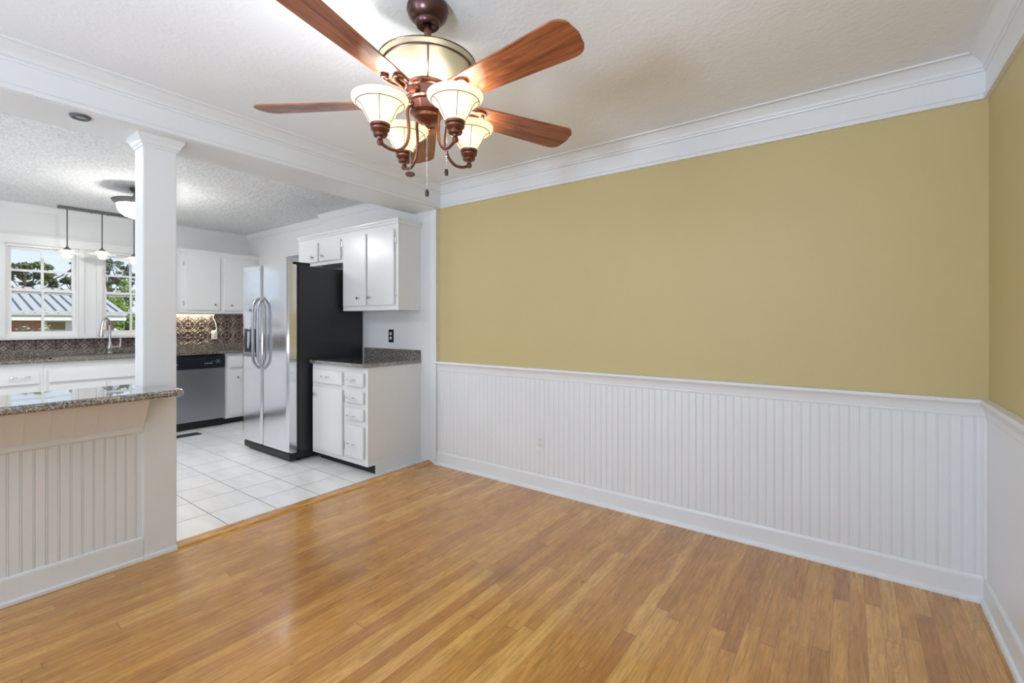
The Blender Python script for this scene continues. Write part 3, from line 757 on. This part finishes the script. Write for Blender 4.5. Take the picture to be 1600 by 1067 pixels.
# ice and water dispenser in the left door
dy = YD1-.001
dp = MB().box(-1.925, YD1-.004, .905, -1.672, YD1+.012, 1.385, .006).build('dispenser', M['steel'], dl, True)
YP = YD1-.0045
MB().box(-1.912, YP-.004, 1.19, -1.686, YP, 1.352, .004).build('dispenser_controls', M['grey_plastic'], dl, True)
MB().box(-1.912, YP-.002, .958, -1.686, YP+.001, 1.183).build('dispenser_recess', M['black'], dl)
b = MB(); b.box(-1.82, YP-.012, 1.178, -1.778, YP-.002, 1.20, .003); b.tube([(-1.80, YP-.006, 1.16), (-1.80, YP-.012, 1.05), (-1.80, YP-.016, 1.0)], [.016, .014, .010], 10)
b.build('dispenser_paddle', M['grey_plastic'], dl, True)
MB().box(-1.918, YP-.022, .918, -1.680, YP, .950, .005).build('drip_tray', M['steel_trim'], dl, True)
MB().box(-1.82, YP-.006, 1.356, -1.78, YP-.0005, 1.376, .002).build('dispenser_button', M['steel_trim'], dl)
b = MB(); b.box(RX0+.02, -.765, .022, RX1-.004, YF+.01, .082, .006); b.build('base_grille', M['black_matte'], t)
b = MB(); b.box(RX1-.055, -.752, .082, RX1-.002, YF-.012, .0945, .003); b.build('lower_hinge', M['chrome'], t)
for x in (RX0+.07, RX1-.07):
    for y in (-.66, -.08): MB().cyl((x, y, .0155), .018, .03).build('foot', M['black_matte'], t, True)
b = MB(); b.box(RX1-.10, YF-.055, 1.7625, RX1-.004, YF+.12, 1.792, .006); b.build('hinge_cover', M['black_matte'], t, True)
b = MB(); b.box(RX0+.01, YF-.055, 1.7625, RX0+.10, YF+.12, 1.79, .006); b.build('hinge_cover', M['black_matte'], t, True)

# ------------------------------------------------------------------ breakfast bar top
def bar_top():
    x0, x1, yE = -.27, .190, -1.992; r = .055; zt = .9105; zb = .8745
    o = [(x0, RY+.6), (x1, RY+.6)]
    o += [(x1-r+r*cos(a), yE-r+r*sin(a)) for a in [pi/2*k/8 for k in range(9)]]
    o += [(PX1+.0008, yE), (PX1+.0008, PY0-.0008), (PX0-.0008, PY0-.0008), (PX0-.0008, yE), (x0, yE)]
    b = MB(); 
    # bullnose: stacked outlines, inset by e at height z
    q_ = [pi/2*k/6 for k in range(7)]
    lv = [(.014*(1-sin(q)), zb+.014*(1-cos(q))) for q in q_]+[(.014*(1-cos(q)), zt-.014*(1-sin(q))) for q in q_]
    rings = []
    n0 = 2+9
    for e_, z in lv:
        ring = []
        for i, (x, y) in enumerate(o):
            if i == 0: p = (x, y)
            elif i == 1: p = (x-e_, y)
            elif i < n0: a = pi/2*(i-2)/8; p = (x1-r+(r-e_)*cos(a), yE-r+(r-e_)*sin(a))
            elif i == n0: p = (x, y-e_)
            elif i in (n0+3, n0+4): p = (x, y-e_)
            else: p = (x, y)
            ring.append(b.bm.verts.new((p[0], p[1], z)))
        rings.append(ring)
    n = len(o)
    for a, c in zip(rings, rings[1:]):
        for i in range(n): b.bm.faces.new((a[i], a[(i+1) % n], c[(i+1) % n], c[i]))
    b.bm.faces.new(rings[0][::-1]); b.bm.faces.new(rings[-1])
    bmesh.ops.triangulate(b.bm, faces=[f for f in b.bm.faces if len(f.verts) > 6])
    return b.build('countertop', M['granite'])
tag(bar_top(), 'polished granite breakfast bar top wrapped around the white post', 'countertop')

# ------------------------------------------------------------------ ceiling fan
FC = Vector((1.624, -1.695, 0)); ZBL = 2.075
t = thing('ceiling_fan', 'five blade wood ceiling fan with four lit glass shades', 'ceiling fan', (FC.x, FC.y, ZC))
def L(prof, name, mat, par=None, seg=40): return MB().lathe(prof, (FC.x, FC.y, 0), seg).build(name, mat, par or t, True)
L([(0, ZC-.0005), (.066, ZC-.0005), (.076, ZC-.008), (.078, ZC-.022), (.070, ZC-.045), (.055, ZC-.060), (.048, ZC-.064), (.046, ZC-.074), (.040, ZC-.080), (.028, ZC-.078), (.018, ZC-.068), (0, ZC-.068)], 'canopy', M['bronze_dk'])
L([(0, ZC-.07), (.0135, ZC-.07), (.0135, 2.15), (0, 2.15)], 'downrod', M['bronze'], seg=16)
mh = L([(.02, 2.222), (.180, 2.222), (.1805, 2.218), (.168, 2.206), (.158, 2.198), (.145, 2.180), (.125, 2.160), (.100, 2.145), (.080, 2.136), (.02, 2.136)], 'motor_housing', M['bowl'], seg=56)
b = MB(); 
for r_, z_, k_ in ((.181, 2.221, .0022), (.166, 2.204, .0040)):
    b.tube([(FC.x+r_*cos(2*pi*i/56), FC.y+r_*sin(2*pi*i/56), z_) for i in range(56)], k_, 8, True)
for i in range(5):
    a = math.radians(-43+72*i); b.tube([(FC.x+r_*cos(a), FC.y+r_*sin(a), z_) for r_, z_ in ((.166, 2.203), (.1465, 2.180), (.1265, 2.159), (.1012, 2.1435), (.082, 2.135))], .0025, 6)
b.build('housing_band', M['bronze_dk'], mh, True)
L([(.05, 2.1355), (.082, 2.1355), (.086, 2.130), (.084, 2.125), (.074, 2.122), (.070, 2.116), (.070, 2.088), (.05, 2.088)], 'hub', M['bronze'])
L([(0, 2.087), (.074, 2.087), (.077, 2.080), (.074, 2.072), (.066, 2.068), (.064, 2.050), (.066, 2.036), (.058, 2.028), (.052, 2.026), (.050, 2.016), (.036, 2.004), (.016, 2.0), (.010, 1.994), (.006, 1.986), (0, 1.984)], 'light_fitter', M['bronze'])
PITCH = math.radians(-13)
for i in range(5):
    a = math.radians(-4+72*i); er = Vector((cos(a), sin(a), 0)); et = Vector((-sin(a), cos(a), 0))
    def P(r, s, dz=0.0): return FC+er*r+et*(s*cos(PITCH))+Vector((0, 0, ZBL+s*math.tan(PITCH)+dz))
    outl = []
    R0, R1 = .165, .66
    def hw(r): u = (r-R0)/(R1-R0); return .052+.020*min(1, u*1.15)
    N = 12
    up_ = [(R0+(R1-.045-R0)*k/N, hw(R0+(R1-.045-R0)*k/N)) for k in range(N+1)]
    cor = [(R1-.045+.045*sin(q)*1.0, hw(R1-.045)-.045*(1-cos(q))*.9) for q in [pi/2*k/6 for k in range(1, 7)]]
    tip = [(R1+.006, 0)]
    root = [(R0-.012, 0)]
    half = up_+cor
    outl = [(R0, hw(R0)*.8)]+half[0:] + tip + [(r, -s) for r, s in half[::-1]] + [(R0, -hw(R0)*.8)] + root
    b = MB(); lo = [b.bm.verts.new(P(r, s, -.003)) for r, s in outl]; hi = [b.bm.verts.new(P(r, s, .003)) for r, s in outl]
    b.bm.faces.new(lo[::-1]); b.bm.faces.new(hi); n = len(outl)
    for k in range(n): b.bm.faces.new((lo[k], lo[(k+1) % n], hi[(k+1) % n], hi[k]))
    bo = b.build('blade', M['blade'], t, False, (FC+Vector((0, 0, i*3.0)), er, et))
    b = MB()
    b.tube([FC+er*.066+Vector((0, 0, 2.104)), P(.105, 0, .004), P(.135, 0, -.008), P(.165, 0, -.010)], [.013, .010, .009, .007], 8)
    for s in (-1, 1):
        b.tube(smooth_path([P(.145, 0, -.011), P(.160, s*.018, -.010), P(.182, s*.036, -.010), P(.208, s*.043, -.009), P(.228, s*.036, -.010), P(.234, s*.024, -.010), P(.226, s*.018, -.009)], 5), .0055, 8)
        b.ball(P(.226, s*.017, -.009), .009)
    b.tube(smooth_path([P(.155, 0, -.010), P(.185, 0, -.010), P(.215, 0, -.009)], 4), [.006]*8+[.004], 8)
    b.build('blade_bracket', M['bronze'], bo, True)
RHO, T0 = .189, 4.473
for i in range(4):
    a = T0-i*pi/2; er = Vector((cos(a), sin(a), 0)); c = FC+er*RHO
    def Q(r, z): return FC+er*r+Vector((0, 0, z))
    b = MB(); b.ball(Q(.070, 2.052), .011)
    b.tube(smooth_path([Q(.055, 2.050), Q(.074, 2.045), Q(.084, 2.02), Q(.080, 1.98), Q(.078, 1.94), Q(.090, 1.897), Q(.120, 1.870), Q(.155, 1.868), Q(.189, 1.880)], 6), .0058, 10)
    arm = b.build('light_arm', M['bronze'], t, True)
    MB().lathe([(0, 1.872), (.008, 1.873), (.012, 1.880), (.011, 1.887), (.007, 1.893), (.010, 1.899), (.022, 1.902), (.026, 1.909), (.022, 1.914), (.026, 1.918), (.032, 1.924), (.033, 1.930), (.029, 1.933), (.034, 1.937), (.035, 1.944), (.030, 1.946), (0, 1.946)], (c.x, c.y, 0), 24).build('socket_cup', M['bronze'], arm, True)
    prof = [(.030, 1.9465), (.036, 1.950), (.044, 1.962), (.053, 1.980), (.060, 1.996), (.069, 2.006), (.082, 2.012), (.092, 2.019), (.097, 2.028), (.0975, 2.036), (.0945, 2.0365)]
    sh = MB().lathe(prof+[(r-.003, z) for r, z in prof[::-1][1:]], (c.x, c.y, 0), 40).build('glass_shade', M['shade'], arm, True)
    b = MB(); rr = .0835
    b.tube([(c.x+rr*cos(2*pi*k/40), c.y+rr*sin(2*pi*k/40), 2.0125) for k in range(40)], .0013, 6, True)
    for k in range(5):
        q = 2*pi*k/5+.55; b.tube([(c.x+r*cos(q), c.y+r*sin(q), z) for r, z in ((.0365, 1.9495), (.0448, 1.9615), (.0538, 1.9795), (.0608, 1.9955), (.0697, 2.005), (.083, 2.0118))], .0013, 6)
    b.build('shade_wire', M['bronze_dk'], sh, True)
    MB().ball((c.x, c.y, 1.975), .018, (1, 1, 1.25)).build('bulb', M['diffuser'], sh, True)
    point('bulb_light', (c.x, c.y, 2.012), 3.4, .02, (.95, 1, 1.06))
for (pu, z0, z1, kind) in ((( -.052, -.040), 2.045, 1.822, 'medal'), ((-.004, .0), 1.984, 1.752, 'bob'), ((.052, .047), 2.05, 1.832, 'bob')):
    x, y = FC.x+pu[0], FC.y+pu[1]; b = MB(); z = z0
    b.tube([(x, y, z0), (x, y, z1)], .0008, 6)
    while z > z1: b.ball((x, y, z), .0015, seg=6); z -= .0075
    ch = b.build('pull_chain', M['chrome'], t, True)
    if kind == 'bob': MB().lathe([(0, z1-.026), (.0065, z1-.026), (.0075, z1-.012), (.005, z1-.002), (0, z1)], (x, y, 0), 14).build('pull_knob', M['bronze_dk'], ch, True)
    else:
        dm = (CAM-Vector((x, y, z1))); dm.z = 0; m = Matrix.Translation((x, y, z1-.014)) @ dm.to_track_quat('Z', 'Y').to_matrix().to_4x4() @ Matrix.Diagonal((1.35, .8, 1, 1))
        MB().lathe([(0, -.0015), (.012, -.0015), (.0135, 0), (.012, .0015), (.0095, .0015), (.009, .0006), (0, .0006)], seg=24, mat=m).build('pull_medallion', M['bronze_dk'], ch, True)

# ------------------------------------------------------------------ other lamps
t = thing('recessed_light', 'small dark ringed recessed light in the beam underside', 'light', (-.085, -2.345, ZB))
MB().lathe([(.024, ZB-.001), (.024, ZB-.010), (.034, ZB-.012), (.040, ZB-.008), (.041, ZB-.0005)], (-.085, -2.345, 0), 32).build('trim_ring', M['iron'], t, True)
MB().lathe([(0, ZB-.006), (.024, ZB-.005), (.024, ZB-.0008), (0, ZB-.0008)], (-.085, -2.345, 0), 24).build('lens', M['grey_plastic'], t, True)

PXB = -3.585; PTS = [(-1.775, 1.965), (-1.50, 1.985), (-1.225, 1.955)]
ZK = ZC-.006
t = thing('pendant_light', 'three lamp pendant bar over the kitchen sink', 'pendant light', (PXB, -1.53, ZK))
MB().box(PXB-.03, -1.845, ZK-.028, PXB+.03, -1.205, ZK-.0005, .003).build('ceiling_bar', M['iron'], t)
for (y, z) in ((-1.59, 0), (-1.455, 0)): MB().ball((PXB+.02, y, ZK-.034), .008, seg=8).build('bar_screw', M['iron'], t)
for y, z in PTS:
    MB().tube([(PXB, y, ZK-.028), (PXB, y, z+.045)], .0055, 8).build('stem', M['iron'], t, True)
    MB().lathe([(0, z+.07), (.006, z+.065), (.010, z+.055), (.030, z+.034), (.030, z+.030), (0, z+.030)], (PXB, y, 0), 20).build('cap', M['iron'], t, True)
    sh = MB().lathe([(.012, z+.0305), (.045, z+.026), (.060, z+.012), (.066, z+.002), (.115, z-.006), (.116, z-.009), (.062, z-.004), (.040, z+.004), (.012, z+.01)], (PXB, y, 0), 32).build('glass_shade', M['opal'], t, True)
    MB().ball((PXB, y, z-.026), .042, (1, 1, .95), 18).build('globe', M['opal'], sh, True)

SX, SY = -2.22, -1.55
t = thing('ceiling_light', 'semi flush bowl ceiling light partly behind the post', 'ceiling light', (SX, SY, ZK))
MB().lathe([(0, ZK-.0005), (.062, ZK-.0005), (.066, ZK-.012), (.050, ZK-.03), (.03, ZK-.04), (0, ZK-.04)], (SX, SY, 0), 28).build('canopy', M['iron'], t, True)
b = MB()
for k in range(3):
    a = 2*pi*k/3+.4; b.tube(smooth_path([(SX+.03*cos(a), SY+.03*sin(a), ZK-.03), (SX+.028*cos(a), SY+.028*sin(a), ZK-.06), (SX+.05*cos(a), SY+.05*sin(a), ZK-.10)], 5), .006, 8)
b.build('stem', M['iron'], t, True)
MB().lathe([(0, 2.338), (.03, 2.338), (.165, 2.333), (.188, 2.326), (.186, 2.318), (.160, 2.285), (.150, 2.283), (.148, 2.286), (.172, 2.318), (.02, 2.325), (0, 2.325)], (SX, SY, 0), 48).build('shade_ring', M['iron'], t, True)
M['lit_bowl'] = shade_mat('lit_opal_bowl', (1, .98, .95), 52.0)
MB().lathe([(.149, 2.2825), (.148, 2.262), (.136, 2.225), (.105, 2.195), (.06, 2.178), (0, 2.172)], (SX, SY, 0), 40).build('bowl', M['lit_bowl'], t, True)
MB().lathe([(0, 2.1715), (.012, 2.170), (.016, 2.160), (.008, 2.150), (0, 2.146)], (SX, SY, 0), 16).build('finial', M['iron'], t, True)

# ================================================================== OUTSIDE
struct(MB().box(-60, -30, -1.30, KX-.1, 30, -1.20).build('ground', M['lawn']), 'lawn outside the kitchen windows', 'ground')
HXW = -16.0
t = thing('neighbour_house', 'brick neighbouring house with grey seamed metal roof', 'house', (HXW-3.5, -4, -1.2))
MB().box(HXW-7, -9.0, -1.2, HXW, 1.50, 1.30).build('brick_wall', M['brick'], t)
b = MB(); b.prism([(HXW-.1, 1.30), (HXW+.36, 1.30), (HXW+.36, 1.50), (HXW-.1, 1.54)], 'y', -9.3, 1.72); b.build('fascia', M['fascia'], t)
b = MB(); y0, y1 = -9.35, 1.74; e0 = (HXW+.42, 1.50); rg = (HXW-3.5, 2.44)
b.prism([e0, rg, (HXW-7.4, 1.50), (HXW-7.4, 1.44), (rg[0], rg[1]-.07), (e0[0], e0[1]-.05)], 'y', y0, y1); rf = b.build('roof', M['roof'], t)
b = MB(); y = y0+.1
while y < y1:
    dx, dz = rg[0]-e0[0], rg[1]-e0[1]; b.prism([(e0[0], e0[1]), (rg[0], rg[1]), (rg[0], rg[1]+.04), (e0[0], e0[1]+.04)], 'y', y, y+.013); y += .235
b.build('roof_seam', paint('dark_roof_seam', (.20, .20, .20), .6), rf)
b = MB(); b.box(HXW, -.10, .30, HXW+.06, .52, 1.30)
fr = b.build('window_frame', M['fascia'], t)
b = MB(); b.box(HXW+.058, -.03, 1.03, HXW+.068, .36, 1.26); b.build('blind', M['blind'], fr)
b = MB(); b.box(HXW+.058, -.03, .40, HXW+.066, .36, 1.0); b.build('pane', M['pane_dark'], fr)

def tree(name, label, base, trunk, crown, mat, n, size, seed, rad=.12, group='trees beyond the kitchen windows', gaps=0.0):
    """trunk: list of points; crown: ellipsoids (centre, radii)"""
    R_ = random.Random(seed); t = thing(name, label, 'tree' if name != 'shrub' else 'shrub', base, group)
    if trunk:
        b = MB(); b.tube(smooth_path(trunk, 4), [rad*(1-.7*k/(4*(len(trunk)-1))) for k in range(4*(len(trunk)-1)+1)], 8)
        for c, r in crown:
            k = R_.randrange(len(trunk)//2, len(trunk)); p0 = Vector(trunk[k]); p1 = Vector(c); mid = (p0+p1)/2+Vector((0, 0, -.1))
            b.tube(smooth_path([p0, mid, p1], 4), [rad*.35*(1-.09*q) for q in range(9)], 6)
        b.build('trunk', M['bark'], t, True)
    b = MB(); vol = [r[0]*r[1]*r[2] for c, r in crown]; tot = sum(vol)
    for (c, r), v in zip(crown, vol):
        for k in range(max(8, int(n*v/tot))):
            d = Vector((R_.gauss(0, 1), R_.gauss(0, 1), R_.gauss(0, 1))).normalized()*(R_.random()**.45)
            p = Vector(c)+Vector((d.x*r[0], d.y*r[1], d.z*r[2])); s = size*R_.uniform(.6, 1.3)
            u = Vector((R_.gauss(0, 1), R_.gauss(0, 1), R_.gauss(0, .6))).normalized(); w = u.orthogonal().normalized()
            w = (Matrix.Rotation(R_.uniform(0, 6.28), 3, u) @ w)*.6
            vv = [b.bm.verts.new(p+u*s), b.bm.verts.new(p+w*s), b.bm.verts.new(p-u*s), b.bm.verts.new(p-w*s)]; b.bm.faces.new(vv)
    b.build('foliage', mat, t); return t
TX = -35.0
def cl(R_, y, z, sy, sz, n, r):
    return [((TX+R_.uniform(-.6, .6), y+R_.uniform(-sy, sy), z+R_.uniform(-sz, sz)), (r*R_.uniform(.7, 1.3),)*2+(r*.6*R_.uniform(.7, 1.3),)) for _ in range(n)]
R_ = random.Random(3)
def far(p): k = 1.119; return (-39.5, -2.92+(p[1]+2.92)*k, -1.2 if p[2] < -1 else 1.25+(p[2]-1.25)*k)
tree('tree', 'spreading olive tree left behind the grey roof', (TX, 2.0, -1.2), [(TX, 2.0, -1.2), (TX, 2.0, 1), (TX, 2.05, 2.8), (TX, 2.0, 3.5), (TX, 2.05, 4.1)], cl(R_, 1.95, 4.0, .95, .62, 17, .30), M['leaf_a'], 4200, .07, 1, .10)
tree('tree', 'dark leafy tree behind the right end of the first window', (-39.5, 4.3, -1.2), [far(p) for p in [(TX, 4.3, -1.2), (TX, 4.3, 1), (TX, 4.2, 2.8), (TX, 4.1, 4.0), (TX, 4.1, 4.6)]], [(far(c), r) for c, r in cl(R_, 3.85, 3.6, .85, .5, 15, .30)+cl(R_, 4.05, 4.5, .2, .35, 6, .24)], M['leaf_b'], 4200, .075, 2, .14)
tree('tree', 'thin grey green pine in the second window', (TX, 5.65, -1.2), [(TX, 5.6, -1.2), (TX, 5.62, 1.5), (TX, 5.65, 3.0), (TX, 5.7, 4.2), (TX, 5.75, 5.3)], cl(R_, 5.7, 4.1, .5, 1.15, 16, .22)+cl(R_, 6.2, 4.2, .6, .5, 7, .2), M['leaf_d'], 2600, .065, 3, .10)
tree('tree', 'dark bare topped tree at the right of the second window', (TX-2, 7.2, -1.2), [(TX-2, 7.3, -1.2), (TX-2, 7.3, 2), (TX-2, 7.25, 3.4), (TX-2, 7.2, 4.6), (TX-2, 7.15, 5.2)], [((c[0]-2, c[1], c[2]), r) for c, r in cl(R_, 7.0, 4.4, .6, .6, 12, .22)], M['leaf_b'], 1800, .065, 4, .10)
XG = -24.
tree('tree', 'bright green leafy tree low in the second window', (XG, 3.6, -1.2), [(XG, 3.7, -1.2), (XG, 3.7, .3), (XG, 3.7, 1.4), (XG, 3.72, 2.6)], [((XG+R_.uniform(-.5, .5), 3.5+R_.uniform(-.75, .7), 1.7+R_.uniform(-1.0, 1.0)), (.34, .34, .26)) for _ in range(26)]+[((XG, 3.75, 3.0), (.28, .25, .3))], M['leaf_c'], 4200, .07, 5, .12)
tree('shrub', 'pale grassy bush against the brick wall', (HXW+.55, -.3, -1.2), [(HXW+.55, -.3, -1.2), (HXW+.55, -.3, -.3), (HXW+.55, -.3, .6)], [((HXW+.55, -.3+R_.uniform(-.3, .3), .86+R_.uniform(-.45, .20)), (.18, .18, .16)) for _ in range(16)], leaf('pale_sage_leaves', (.30, .33, .18), (.50, .50, .33)), 900, .04, 6, .05, None)
